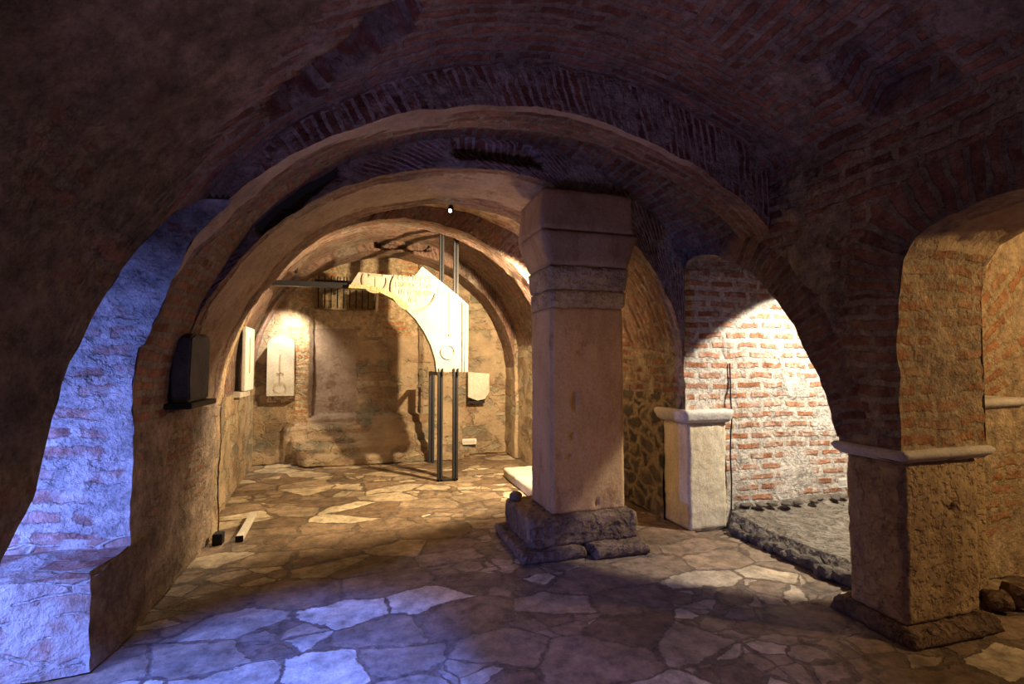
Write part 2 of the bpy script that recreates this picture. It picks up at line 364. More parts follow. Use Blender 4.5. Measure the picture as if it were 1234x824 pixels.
def bm_obj(name, bm, mat, parent=None, smooth=False, **kw):
    me = D.meshes.new(name); bm.to_mesh(me); bm.free(); me.materials.append(M[mat])
    if smooth: me.polygons.foreach_set('use_smooth', [True]*len(me.polygons))
    o = link(D.objects.new(name, me)); put(o, parent, **kw); return o
def bbox(bm, x0, x1, y0, y1, z0, z1, bev=0):
    r = bmesh.ops.create_cube(bm, size=1)
    for v in r['verts']: v.co = Vector(((x0+x1)/2+v.co.x*(x1-x0), (y0+y1)/2+v.co.y*(y1-y0), (z0+z1)/2+v.co.z*(z1-z0)))
    if bev: bmesh.ops.bevel(bm, geom=list({e for v in r['verts'] for e in v.link_edges}), offset=bev, segments=2, affect='EDGES')
def cyl(bm, a, b, r1, r2=None, seg=16):
    a, b = Vector(a), Vector(b); d = b-a
    r = bmesh.ops.create_cone(bm, cap_ends=True, segments=seg, radius1=r1, radius2=r1 if r2 is None else r2, depth=d.length)
    q = d.to_track_quat('Z', 'Y').to_matrix().to_4x4(); bmesh.ops.transform(bm, matrix=Matrix.Translation((a+b)/2)@q, verts=r['verts'])

# ------------------------------------------------------------------ nave cross-section
def lp(a, b, t): return a+(b-a)*t
def XLf(y): return -1.32 if y < 5.42 else lp(-1.42, -1.72, (y-5.42)/3.5)
def XRf(y): return 3.0 if y < 6.1 else 2.44 if y < 6.5 else 2.56 if y < 8.3 else 2.50
#         cx   zc   z0L  aR   z0R
KEY = {'A0': (1.0, 3.65, 1.9, 2.75, .90), 'A1': (1.42, 3.64, 1.2, 2.75, .82), 'R1': (1.2, 3.33, 1.2, 2.71, .62), 'B': (1.15, 3.60, 1.25, 2.35, 1.25),
       'R2a': (1.07, 3.33, 1.3, 1.935, 1.46), 'R2b': (.87, 3.31, 1.0, 2.25, 1.06), 'C': (.8, 3.56, 1.1, 2.4, 1.1), 'R3': (.55, 3.38, 1.4, 1.9, 1.49),
       'D': (.6, 3.64, 1.5, 2.0, 1.5), 'E': (.39, 3.47, 1.42, 2.115, 1.42)}
def section(key, y):
    """dense polyline (x,z) from left floor to right floor"""
    cx, zc, z0, aR, zr0 = KEY[key] if isinstance(key, str) else key
    xl, xr = XLf(y), XRf(y); a = cx-xl
    pts = [(xl, z) for z in np.linspace(0, z0, 40)]
    for t in np.linspace(0, math.pi/2, 90)[1:]: pts.append((cx-a*math.cos(t), z0+(zc-z0)*math.sin(t)))
    tmin = math.acos(min(1, (xr-cx)/aR))
    for t in np.linspace(math.pi/2, tmin, 90)[1:]: pts.append((cx+aR*math.cos(t), zr0+(zc-zr0)*math.sin(t)))
    zt = pts[-1][1]
    for z in np.linspace(zt, 0, 50)[1:]: pts.append((xr, z))
    return np.array(pts), zt
def keyat(z, y):
    if z == 'A':
        t = min(max(y/3.1, 0), 1); return tuple(lp(p, q, t) for p, q in zip(KEY['A0'], KEY['A1']))
    if z == 'R2':
        t = min(max((y-4.2)/1.0, 0), 1); return tuple(lp(p, q, t) for p, q in zip(KEY['R2a'], KEY['R2b']))
    return KEY[z]
def resample(pl, s, n, s0, s1):
    q = np.linspace(s0, s1, n); return np.stack([np.interp(q, s, pl[:, 0]), np.interp(q, s, pl[:, 1])], -1), q
# openings: (y, z) profiles
OPL = [(2.38, 0), (2.38, .45), (2.40, .81), (2.59, 1.05), (2.68, 1.45), (2.78, 1.76), (2.88, 2.13), (2.95, 2.37), (3.07, 2.52), (3.13, 2.55), (3.21, 2.30), (3.38, 1.95), (3.45, 1.55), (3.50, 1.06), (3.50, .0)]
OPR = [(2.56, 1.04), (2.56, 1.12), (2.63, 1.32), (2.71, 1.54), (2.88, 1.88), (3.14, 2.21), (3.35, 2.38), (3.55, 2.50), (3.76, 2.59), (3.98, 2.64), (4.13, 2.62), (4.2, 2.54), (4.2, 0)]
OPN = [(.45, 0), (.45, 1.3), (.55, 1.75), (.8, 2.15), (1.1, 2.36), (1.4, 2.42), (1.7, 2.42), (1.92, 2.39), (2.04, 2.33), (2.11, 2.22), (2.15, 2.0), (2.15, 1.04)]
def op_z(prof, y):
    ys = [p[0] for p in prof]
    if y <= ys[0] or y >= ys[-1]: return 0.0
    p = [q for q in prof if q[1] > .3]
    return float(np.interp(y, [q[0] for q in p], [q[1] for q in p]))
def lz(y): return op_z(OPL, y)
def rz(y): return max(op_z(OPR, y), op_z(OPN, y), 1.04 if 2.15 <= y <= 2.5601 or 4.1999 <= y <= 4.6 else 0)
GR = [(3.1, 3.0), (3.0, 2.91), (2.62, 2.67), (2.26, 2.57), (1.98, 2.46), (1.71, 2.31), (1.2, 1.75), (.9, 1.3)][::-1]
GL = [(-1.3, 3.05), (-.8, 2.85), (-.2, 2.35), (.3, 1.8), (.9, 1.3)]
def groin_r(x): return np.interp(x, [g[0] for g in GR], [g[1] for g in GR])
def groin_l(x): return np.interp(x, [g[0] for g in GL], [g[1] for g in GL])
def seg_d(p, a, b):
    a, b, p = map(np.array, (a, b, p)); t = np.clip(np.dot(p-a, b-a)/np.dot(b-a, b-a), 0, 1); return np.linalg.norm(p-a-t*(b-a)), t
zones = [('A', -2.6, 3.1, .035), ('R1', 3.1, 3.42, .04), ('B', 3.42, 4.2, .04), ('R2', 4.2, 5.2, .05), ('C', 5.2, 6.1, .05), ('R3', 6.1, 6.5, .05), ('D', 6.5, 8.3, .06), ('E', 8.3, 8.9, .06)]
brk = sorted({4.6001, .4501, .45, 2.15, 2.1499, 2.38, 2.3801, 2.56, 2.5601, 3.5, 3.4999, 4.1999, 5.42, 5.4201, 6.1001, 3.13, 2.11, 4.6})
WL, WR, CE = MB(), MB(), MB()
PEND = {}
def stations(y0, y1, st):
    e = 1e-4; b = [y0+e/2]+[q for q in brk if y0+e < q < y1-e]+[y1-e/2]
    out = []
    for p, q in zip(b[:-1], b[1:]): out += list(np.linspace(p, q, max(2, int((q-p)/st)+2))[:-1])
    return out+[b[-1]]
for zn, y0, y1, st in zones:
    ys = stations(y0, y1, st if y0 > -1 else st)
    if zn == 'A': ys = list(np.linspace(-2.6, .3, 24))+[y for y in ys if y > .31]
    cl, cr, cc = [], [], []; qs = []
    nC = 130 if zn == 'A' else 90
    for y in ys:
        pl, zt = section(keyat(zn, y), y); d = np.r_[0, np.cumsum(np.hypot(*np.diff(pl, axis=0).T))]
        ic = int(np.argmax(pl[:, 1])); zo = lz(y)
        sl = float(np.interp(zo, pl[:ic+1, 1], d[:ic+1]))
        zsp = 1.25; ssp = max(float(np.interp(zsp, pl[:ic+1, 1], d[:ic+1])), sl+.01)
        r = rz(y); dr = d[-1]-d
        sr = float(np.interp(r, pl[ic:, 1][::-1], dr[ic:][::-1])); zst = min(zt, 2.3) if zt < 2.6 else zt-.02
        srp = max(float(np.interp(zst, pl[ic:, 1][::-1], dr[ic:][::-1])), sr+.01)
        A, qa = resample(pl, d, 34, sl, ssp); Bq, qb = resample(pl, d, nC, ssp, d[-1]-srp); Cq, qc = resample(pl, d, 60, d[-1]-srp, d[-1]-sr)
        for lst, arr, q in ((cl, A, qa), (cc, Bq, qb), (cr, Cq, d[-1]-qc)):
            lst.append((np.c_[arr[:, 0], np.full(len(arr), y), arr[:, 1]], np.c_[np.full(len(arr), y), q]))
    PEND[zn] = None
    for lst, mb, side in ((cl, WL, 'l'), (cc, CE, 'c'), (cr, WR, 'r')):
        P = np.array([q[0] for q in lst]); UV = np.array([q[1] for q in lst]); a, b = P.shape[:2]
        C4 = (P[:-1, :-1]+P[1:, 1:])/2; mat = np.empty((a-1, b-1), object)
        sk = np.zeros((a-1, b-1), bool)
        dy = np.diff(P[:, 0, 1]); tiny = dy < 2.1e-4
        for i in range(a-1):
            if tiny[i]: sk[i, :] = True
        if side == 'l': mat[:] = {'A': 'plaster_rough', 'R1': 'plaster_rough', 'B': 'masonry_left', 'R2': 'masonry_left'}.get(zn, 'rubble')
        elif side == 'r':
            mat[:] = 'brick_wall'
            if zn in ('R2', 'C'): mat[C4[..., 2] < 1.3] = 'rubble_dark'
            if zn in ('D', 'E'): mat[:] = 'rubble'
        else:
            if zn == 'A':
                ring = np.zeros(mat.shape, bool)
                for i in range(a-1):
                    for j in range(b-1):
                        x, y, z = C4[i, j]
                        if x > .9: mat[i, j] = 'brick_ring' if y > groin_r(x) else 'brick_web'
                        else: mat[i, j] = 'brick_ring' if y > groin_l(x) else 'plaster_rough'
                # recesses in the vault
                X, Y = P[..., 0], P[..., 1]
                rec = ((X > 2.50) & (X < 2.93) & (Y > 1.76) & (Y < 2.2)).astype(float)*.17
                for i in range(a):
                    if not 2.3 < P[i, 0, 1] < 3.05: continue
                    for j in range(b):
                        if -.6 < X[i, j] < .3:
                            dd, t = seg_d((X[i, j], Y[i, j]), (-.36, 2.84), (.08, 2.55))
                            if dd < .11+.03*math.sin(9*X[i, j]): rec[i, j] = .24
                dirx = (X-1.0)*.45; P[..., 0] += rec*dirx/np.hypot(dirx, 1.6)*1.2; P[..., 2] += rec
            else:
                mat[:] = {'R1': 'plaster', 'B': 'brick_web', 'R2': 'plaster', 'C': 'brick_orange', 'R3': 'brick_ring', 'D': 'brick_ring', 'E': 'brick_ring'}[zn]
                if zn == 'R2': mat[(C4[..., 1] > 4.96+.05*np.sin(C4[..., 0]*4)) | (C4[..., 1] < 4.36+.06*np.sin(C4[..., 0]*3+1)) | (C4[..., 0] > 1.75)] = 'brick_ring'
                if zn == 'R1': mat[(C4[..., 1] > 3.26+.05*np.sin(C4[..., 0]*5)) | (C4[..., 0] > 2.3) | ((C4[..., 0] > .55) & (C4[..., 1] > 3.18))] = 'brick_ring'
        # rings swap u and v (split by material so both orientations live in one mesh)
        swap = np.isin(mat, ['brick_ring', 'brick_orange']) & (side == 'c')
        if swap.any():
            mb.grid(P, UV[..., ::-1], mat, 1.0, sk | ~swap); mb.grid(P, UV, mat, 1.0, sk | swap)
        else: mb.grid(P, UV, mat, 1.0, sk)
WL.build('wall_left', kind='structure'); WR.build('wall_right', kind='structure'); CE.build('ceiling', kind='structure')
# faces of the transverse ribs
tn = [0]
def rib_face(y, ka, kb, mat, rec=None, flip=False):
    mb = MB(); ya, yb = y, y
    pa, za = section(ka, y-.001 if XRf(y-.01) != XRf(y+.01) else y); pb, zb = section(kb, y+.001)
    ia = int(np.argmax(pa[:, 1])); ib = int(np.argmax(pb[:, 1]))
    def rs(pl, zl_, zt):
        d = np.r_[0, np.cumsum(np.hypot(*np.diff(pl, axis=0).T))]; s0 = np.interp(zl_, pl[:int(np.argmax(pl[:, 1]))+1, 1], d[:int(np.argmax(pl[:, 1]))+1])
        n = 40+179-1; e = d[len(pl)-50]
        return resample(pl, d, 240, s0, e)
    A, qa = rs(pa, 1.2, za); B_, qb = rs(pb, 1.2, zb)
    nr = 11; P = []; UV = []
    for k in range(nr):
        t = k/(nr-1); W = A*(1-t)+B_*t; P.append(np.c_[W[:, 0], np.full(len(W), y), W[:, 1]])
        UV.append(np.c_[np.hypot(*(B_-A).T)*t, qa])
    P = np.array(P); UV = np.array(UV)
    if rec is not None:
        X, Z = P[..., 0], P[..., 2]
        for i in range(P.shape[0]):
            for j in range(P.shape[1]): P[i, j, 1] += rec(X[i, j], Z[i, j])
    C4 = (P[:-1, :-1]+P[1:, 1:])/2; sk = ((C4[..., 0] < .3) & (C4[..., 2] < lz(y)+.02)) | ((C4[..., 0] > 2) & (C4[..., 2] < rz(y)+.02))
    mb.grid(P, UV, mat, 1.0, sk, flip=flip); tn[0] += 1
    return mb.build('trim_%d' % tn[0], kind='structure')
rib_face(3.1, KEY['A1'], KEY['R1'], 'brick_face')
rib_face(3.42, KEY['R1'], KEY['B'], 'brick_face')
def rec2(x, z):
    d1, t = seg_d((x, z), (-.76, 2.66), (-.30, 3.15))
    if d1 < .06: return .2
    if .72 < x < 1.5 and 3.40 < z < 3.56: return .22
    return 0
rib_face(4.2, KEY['B'], KEY['R2a'], 'brick_face', rec2)
rib_face(5.2, KEY['R2b'], KEY['C'], 'brick_face')
rib_face(6.1, KEY['C'], KEY['R3'], 'brick_fan')
rib_face(6.5, KEY['R3'], KEY['D'], 'brick_fan')
rib_face(8.3, KEY['D'], KEY['E'], 'brick_fan', lambda x, z: .2 if .1 < x < 1.0 and 3.50 < z < 3.60 else 0)
# strip closing the step in the left wall at y=5.42 and right wall jogs
mb = MB(); wall_rect(mb, (-1.32, 5.42), (-1.42, 5.42), 0, 2.6, 'brick_wall', .03); mb.build('trim_8', kind='structure')
mb = MB(); wall_rect(mb, (3.0, 6.1), (2.44, 6.1), 0, 3.0, 'brick_wall', .05); mb.build('trim_9', kind='structure')
mb = MB(); wall_rect(mb, (2.44, 6.5), (2.56, 6.5), 0, 2.9, 'rubble', .05); wall_rect(mb, (2.56, 8.3), (2.5, 8.3), 0, 2.9, 'rubble', .05); mb.build('trim_10', kind='structure')

# reveals of the arched openings
def poly_dense(prof, st=.03):
    out = [prof[0]]
    for a, b in zip(prof[:-1], prof[1:]):
        n = max(1, int(math.hypot(b[0]-a[0], b[1]-a[1])/st))
        for k in range(1, n+1): out.append((lp(a[0], b[0], k/n), lp(a[1], b[1], k/n)))
    return np.array(out)
def surf_x(y, z, side):
    zn = 'A' if y < 3.1 else 'R1' if y < 3.42 else 'B' if y < 4.2 else 'R2'
    pl, zt = section(keyat(zn, y), y); ic = int(np.argmax(pl[:, 1]))
    if side == 'l': return float(np.interp(z, pl[:ic+1, 1], pl[:ic+1, 0]))
    return 3.0
def reveal(name, prof, side, xo, mats, k=1.0):
    q = poly_dense(prof); d = np.r_[0, np.cumsum(np.hypot(*np.diff(q, axis=0).T))]
    n = 26; P = np.zeros((len(q), n, 3)); UV = np.zeros((len(q), n, 2)); mat = np.empty((len(q)-1, n-1), object)
    for i, (y, z) in enumerate(q):
        x0 = surf_x(y, z, side)
        for j in range(n):
            t = j/(n-1); P[i, j] = (lp(x0, xo, t), y, z); UV[i, j] = (abs(P[i, j, 0]), d[i])
    for i in range(len(q)-1):
        for j in range(n-1): mat[i, j] = mats(P[i, j, 0], q[i, 0], q[i, 1])
    mb = MB(); mb.grid(P, UV, mat, k); return mb.build(name, kind='structure')
reveal('trim_11', OPL, 'l', -2.15, lambda x, y, z: 'rubble_blue' if z < .62 and y > 3 else 'brick_blue' if y > 3.1 else 'plaster_rough')if False else None
M['brick_blue'] = brick_mat('brick_blue', [(.40, .20, .16), (.50, .30, .25), (.55, .42, .38)], (.60, .55, .52), .5, (.62, .58, .55), rowh=.12, width=.36, msize=.034, distort=.05, grime=.7, bump_d=.03)
reveal('trim_11', OPL, 'l', -2.15, lambda x, y, z: 'rubble_blue' if z < .62 and y > 3 else 'brick_blue' if y > 3.1 else 'plaster_rough')
reveal('trim_12', OPR[:-1], 'r', 3.66, lambda x, y, z: 'brick_wall')
reveal('trim_13', OPN, 'r', 3.70, lambda x, y, z: 'brick_orange' if z < 2.22 else ('plaster_warm'))if False else None
M['plaster_warm'] = stone_mat('plaster_warm', [(.40, .28, .14), (.58, .44, .25), (.64, .52, .32)], 2.6, (1, 1, 1), .012, (.55, .25, .12), fine=30)
reveal('trim_13', OPN, 'r', 3.70, lambda x, y, z: 'brick_orange' if z < 2.30 or x < 3.22 else 'plaster_warm')
mb = MB(); wall_rect(mb, (-2.15, 3.17), (-1.36, 3.17), 0, .50, 'rubble_blue', .03); wall_rect(mb, (-1.36, 3.17), (-1.295, 3.70), 0, .53, 'plaster_rough', .03)
P, UV = rgrid((-2.15, 3.17, .5), (-1.33, 3.17, .5), (-2.15, 3.60, .56), .03); mb.grid(P, UV, 'rubble_blue', 1); mb.build('trim_19', kind='structure')
# voussoir fans over the openings (raised 1-2 cm proud of the wall)
def fan(name, prof, side, depth, off, mat, i0=0, zmax=None):
    q = poly_dense([p for p in prof if p[1] > .5], .03); d = np.r_[0, np.cumsum(np.hypot(*np.diff(q, axis=0).T))]
    t = np.gradient(q, axis=0); t /= np.linalg.norm(t, axis=1)[:, None]
    for _ in range(12): t[1:-1] = (t[:-2]+t[1:-1]*2+t[2:])/4
    nrm = np.stack([-t[:, 1], t[:, 0]], -1); nrm /= np.linalg.norm(nrm, axis=1)[:, None]
    n = 14; P = np.zeros((len(q), n, 3)); UV = np.zeros((len(q), n, 2))
    for i in range(len(q)):
        for j in range(n):
            r = depth*j/(n-1); yy, zz = q[i]+nrm[i]*r
            if zmax: zz = min(zz, zmax)
            oo = off*(1-2.2*(j/(n-1))**4); x = surf_x(yy, zz, side)+(oo if side == 'l' else -oo); P[i, j] = (x, yy, zz); UV[i, j] = (r, d[i])
    mb = MB(); mb.grid(P, UV, mat, 1.0); return mb.build(name, kind='structure')
fan('trim_14', OPR[1:-1], 'r', .30, .012, 'brick_fan')
fan('trim_15', OPN[1:-1], 'r', .40, .012, 'brick_fan', zmax=2.83)

# ------------------------------------------------------------------ floor and outer shell
mb = MB(); xs = np.linspace(-3.6, 7.2, 217); ys = np.linspace(-2.6, 9.0, 233)
X, Y = np.meshgrid(xs, ys, indexing='ij'); Z = np.zeros_like(X)
P = np.stack([X, Y, Z], -1); nz = vnoise(P, 2.1)[..., 2]*.02+vnoise(P, 7)[..., 2]*.012
P[..., 2] = nz-.006; mb.grid(P, P[..., :2], 'floor', 0); mb.build('floor', kind='structure')
# back wall with set-back niche and stepped masonry foot
mb = MB(); nx, nz_ = 110, 90; X, Z = np.meshgrid(np.linspace(-1.8, 2.7, nx), np.linspace(0, 3.75, nz_), indexing='ij'); Y = np.full_like(X, 8.9)
nich = (X > -.88) & (X < .95) & (Z > .72); Y[nich] += .18
dk = (X > -.84) & (X < .20) & (Z > 2.60) & (Z < 3.0); Y[dk] += 1.2
foot = (Z < .62) & (X > -1.25) & (X < 1.7); Y[foot] -= .10
for k, (zt, dd) in enumerate(((.46, .10), (.30, .12), (.15, .12))): Y[(Z < zt) & (X > -1.1+.1*k) & (X < 1.6+.1*k)] -= dd
mat = np.full((nx-1, nz_-1), 'rubble', object); Xc, Zc = X[:-1, :-1], Z[:-1, :-1]
mat[(Xc > -1.25) & (Xc < -.9) & (Zc > .7)] = 'brick_orange'; mat[(Xc > -.9) & (Xc < .95) & (Zc > 2.1)] = 'brick_orange'
mat[(Xc > -.9) & (Xc < -.15) & (Zc < 2.2) & (Zc > .6)] = 'plaster'; mat[(Zc < .62) & (Xc < 1.7)] = 'rubble'
mb.grid(np.stack([X, Y, Z], -1), np.stack([X, Z], -1), mat, 1.0); mb.build('wall_back', kind='structure')
# camera-end wall
mb = MB(); wall_rect(mb, (-3.6, -2.6), (7.2, -2.6), 0, 4, 'brick_wall', .15); mb.build('wall_front', kind='structure')
# side bay: end wall behind the far pier, end wall of the near aisle, outer walls, aisle ceilings
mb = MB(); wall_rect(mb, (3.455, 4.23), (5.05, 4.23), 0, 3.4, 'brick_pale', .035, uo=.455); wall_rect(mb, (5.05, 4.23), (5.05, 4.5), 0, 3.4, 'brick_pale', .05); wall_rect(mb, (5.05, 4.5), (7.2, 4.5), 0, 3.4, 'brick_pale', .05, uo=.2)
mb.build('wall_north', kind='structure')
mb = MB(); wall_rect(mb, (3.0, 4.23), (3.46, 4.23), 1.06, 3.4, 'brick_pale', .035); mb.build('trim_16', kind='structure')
mb = MB()                                                             # radial brick wall at far right
P, UV = rgrid((3.7, 2.62, 0), (7.2, 2.62, 0), (3.7, 2.62, 3.4), .04)
dx, dz = P[..., 0]-3.3, P[..., 2]-.9; an = np.arctan2(dz, dx); UV = np.where((P[..., 2] > 1.25)[..., None], np.stack([np.hypot(dx, dz), -an*1.5+3], -1), UV)
mb.grid(P, UV, 'brick_orange', 1.0); P2, UV2 = rgrid((3.7, 2.72, 0), (7.2, 2.72, 0), (3.7, 2.72, 3.4), .1); mb.grid(P2, UV2, 'brick_pale', 1.0); mb.build('wall_south', kind='structure')
mb = MB(); wall_rect(mb, (7.2, -2.6), (7.2, 9), 0, 3.4, 'brick_wall', .15); mb.build('wall_outer_right', kind='structure')
mb = MB(); wall_rect(mb, (-3.6, -2.6), (-3.6, 9), 0, 3.4, 'rubble', .15); wall_rect(mb, (-3.6, 3.62), (-1.4, 3.62), 0, 3.4, 'rubble', .1); mb.build('wall_outer_left', kind='structure')
mb = MB()
P, UV = rgrid((3.55, -2.6, 3.2), (7.2, -2.6, 3.2), (3.55, 4.5, 3.2), .12); mb.grid(P, UV, 'brick_web', 1)
P, UV = rgrid((-3.6, -2.6, 2.9), (-1.3, -2.6, 2.9), (-3.6, 4, 2.9), .12); mb.grid(P, UV, 'brick_web', 1); mb.build('ceiling_aisle', kind='structure')
# outer skins of the side walls (thickness seen from the aisles)
def skin(name, x, prof_list, y0, y1, mat):
    mb = MB(); ys = sorted(set(list(np.arange(y0, y1, .06))+[y1]+[p[0]+e for pr in prof_list for p in pr for e in (-1e-4, 1e-4)]))
    ys = [y for y in ys if y0 <= y <= y1]; P = []; UV = []
    for y in ys:
        zo = max([op_z(p, y) for p in prof_list]+[1.04 if x > 0 and 2.15 <= y <= 2.56 else 0]); z = np.linspace(zo, 3.3, 40); P.append(np.c_[np.full(40, x), np.full(40, y), z]); UV.append(np.c_[np.full(40, y), z])
    sk = None
    mb.grid(np.array(P), np.array(UV), mat, 1.0, sk); return mb.build(name, kind='structure')
skin('trim_17', 3.70, [OPR, OPN], -2.6, 4.199, 'brick_orange'); skin('trim_18', -2.15, [OPL], -2.6, 3.62, 'rubble')

# rubble ledge in the side bay
mb = MB(); X, Y = np.meshgrid(np.linspace(3.40, 5.02, 74), np.linspace(2.80, 4.20, 50), indexing='ij')
Z = np.full_like(X, .15)+.05*(vnoise(np.stack([X, Y, X*0], -1), 4)[..., 2])+.10*np.clip((Y-4.0)/.3, 0, 1)
ed = 3.44+.10*(Y > 4.12)
Z = np.where(X < ed, 0.0, Z)
mb.grid(np.stack([X, Y, Z], -1), np.stack([X, Y], -1), 'earth', .6); lg = mb.build('raised_ledge', label='raised earthen ledge below the brightly lit brick wall of the side bay', cat='ledge')
# ------------------------------------------------------------------ stones along the ledge
def rock(name, c, r, seed, mat='rock'):
    rnd = random.Random(seed); bm = bmesh.new(); bmesh.ops.create_icosphere(bm, subdivisions=2, radius=1)
    ax = [rnd.uniform(.75, 1.25) for _ in range(3)]; P = np.array([v.co[:] for v in bm.verts])
    Q = P*(1+.55*vnoise(P+seed*3.1, 1.3)[..., :1])*np.array(ax)*np.array([1, 1, .8])*r; Q = np.round(Q/(r*.28))*(r*.28)*.35+Q*.65
    for v, q in zip(bm.verts, Q): v.co = q
    bmesh.ops.rotate(bm, verts=bm.verts, matrix=Euler((rnd.uniform(-.4, .4), rnd.uniform(-.4, .4), rnd.uniform(0, 6))).to_matrix())
    mn = min(v.co.z for v in bm.verts)
    for v in bm.verts: v.co.z -= mn
    o = bm_obj(name, bm, mat); o.location = c; return o
i = 0
for k in range(24):
    t = k/23; x = lp(3.395, 3.385, t)+random.uniform(-.03, .02); y = lp(4.0, 2.74, t)+random.uniform(-.015, .015)
    o = rock('ledge_stone', (x, y, -.01), random.uniform(.05, .07), k+5); i += 1
    put(o, None, 'dark rough stone in the row edging the raised ledge of the side bay', 'stone', 'stones edging the raised ledge')
for k in range(10):
    x = 3.62+.15*k+random.uniform(-.03, .03); o = rock('wall_foot_stone', (x, 4.09+random.uniform(-.05, .04), .20), random.uniform(.035, .055), k+60, 'rock'); o.scale = (1.3, 1, .55)
    put(o, None, 'flat grey stone lying at the foot of the lit brick wall', 'stone', 'grey stones at the foot of the lit brick wall')

# ------------------------------------------------------------------ main pillar
PX0, PX1, PY0, PY1 = 1.56, 2.27, 4.08, 4.62
r_ = empty('stone_pillar', (1.91, 4.35, 0), 'tall free-standing stone pillar with flaring capital in the middle of the crypt', 'pillar')
parts = [block('foundation_stone', 1.22, 1.80, 3.86, 4.75, 0, .075, 'plinth', k=1.0), block('foundation_stone', 1.84, 2.36, 3.80, 4.72, 0, .085, 'plinth', k=1.0),
         block('plinth', 1.33, 2.33, 3.97, 4.74, .07, .31, 'plinth', k=.9),
         block('shaft', PX0, PX1, PY0, PY1, .30, 2.12, 'pillar', k=.35, res=.02, dents=[(1.78, 1.28, (.018, .07), .07), (1.76, .98, (.016, .03), .06), (1.735, .80, (.014, .018), .05), (1.82, 1.72, (.010, .014), .05), (1.98, .38, (.012, .04), .03), (2.18, .36, (.010, .018), .04)]),
         block('neck_block', PX0-.005, PX1+.02, PY0-.01, PY1+.01, 2.115, 2.28, 'pitted', k=.9, topd=(.0, .01, .0, .0), res=.02),
         block('impost_block', PX0-.01, PX1+.03, PY0-.01, PY1+.01, 2.275, 2.49, 'pitted', k=.9, topd=(.02, .02, .02, .02), res=.025),
         block('capital', PX0-.02, PX1+.05, PY0-.02, PY1+.02, 2.485, 2.80, 'pillar', k=.4, topd=(.10, .09, .04, .08), res=.03),
         block('capital_abacus', PX0-.115, PX1+.10, PY0-.05, PY1+.10, 2.795, 3.17, 'pillar', k=.4, topd=(-.03, -.02, -.0, .0), res=.03)]
o = rock('loose_stone', (1.40, 4.62, .30), .055, 33); o['label'] = 'small dark stone lying on the far corner of the pillar plinth'; o['category'] = 'stone'
adopt(r_, parts)
# ------------------------------------------------------------------ right pier (near)
def slabprof(t): return .004+.026*min(1, t*1.6)
r_ = empty('stone_pier', (3.33, 2.35, 0), 'square pitted stone pier with moulded top slab at the right edge of the crypt', 'pier')
parts = [block('plinth', 2.96, 3.72, 2.09, 2.66, 0, .09, 'plinth', k=.8, topd=(-.03, -.02, -.03, -.03)),
         block('shaft', 3.02, 3.64, 2.17, 2.54, .085, 1.035, 'pitted', k=.8, dents=[(3.40, .74, (.02, .025), .05)]),
         block('impost_slab', 2.98, 3.70, 2.14, 2.57, 1.03, 1.105, 'impost', k=.2, prof=slabprof)]
adopt(r_, parts)
r_ = empty('stone_pier', (3.25, 4.4, 0), 'pale marble pier with a grey top slab, brightly lit beside the brick wall', 'pier')
parts = [block('shaft', 3.02, 3.46, 4.19, 4.62, 0, 1.04, 'marble', k=.6), block('impost_slab', 2.98, 3.49, 4.16, 4.66, 1.035, 1.165, 'impost', k=.4, prof=slabprof)]
adopt(r_, parts)
r_ = empty('stone_pier', (4.05, 2.5, 0), 'narrow plastered pier behind the right-hand pier, with broken stones at its foot', 'pier')
parts = [block('shaft', 3.86, 4.16, 2.42, 2.63, .0, 1.30, 'pitted', k=.7, res=.03), block('impost_slab', 3.83, 4.45, 2.36, 2.63, 1.295, 1.37, 'impost', k=.4, prof=slabprof)]
adopt(r_, parts)
for k, (x, y, r) in enumerate(((4.16, 2.28, .09), (4.0, 2.30, .08), (4.33, 2.33, .07), (4.10, 2.36, .07))):
    o = rock('broken_stone', (x, y, 0), r, 80+k, 'plinth'); put(o, None, ('largest broken dark stone in the heap at the foot of the narrow plastered pier', 'broken dark stone of the heap lying closest to the stone pier plinth', 'broken dark stone at the right end of the heap by the narrow plastered pier', 'broken dark stone at the back of the heap, against the narrow plastered pier')[k], 'stone', 'broken stones at the narrow pier')
# raised slab right of the far bay
block('raised_slab', 1.93, 2.44, 5.5, 7.0, 0, .13, 'impost', k=.4, label='low raised stone slab on the floor beside the far side of the pillar', cat='slab')

# ------------------------------------------------------------------ carved arch fragment on steel posts
def px_w(u, v, Y):
    F = np.array([math.sin(yaw)*math.cos(pitch), math.cos(yaw)*math.cos(pitch), math.sin(pitch)]); R = np.array([math.cos(yaw), -math.sin(yaw), 0]); U = np.cross(R, F)
    d = F*600+R*(u-617)+U*(412-v); return (d*(Y/d[1]))[0], (d*(Y/d[1]))[2]+1.6
YS = 6.95
outl = [(420, 347), (432, 328), (465, 331), (499, 334), (503, 329), (509, 321), (530, 338), (552, 356), (564, 367), (564, 400), (564, 448), (545, 448), (526, 448), (524, 432), (519, 416), (511, 400), (500, 384), (487, 370), (473, 360), (457, 352), (440, 348)]
W = [px_w(u, v, YS) for u, v in outl]
def prism(bm, pts, y0, y1):
    a = [bm.verts.new((x, y0, z)) for x, z in pts]; b = [bm.verts.new((x, y1, z)) for x, z in pts]; n = len(pts)
    bm.faces.new(a); bm.faces.new(b[::-1])
    for i in range(n): bm.faces.new((a[i], b[i], b[(i+1) % n], a[(i+1) % n]))
    bmesh.ops.recalc_face_normals(bm, faces=bm.faces)
root = empty('carved_arch_fragment', (1.15, YS, 1.51), 'white marble arch fragment with carved medallions mounted on black steel posts', 'arch fragment')
pr = []
bm = bmesh.new(); prism(bm, W, YS, YS+.14); pr.append(bm_obj('slab', bm, 'white_stone'))
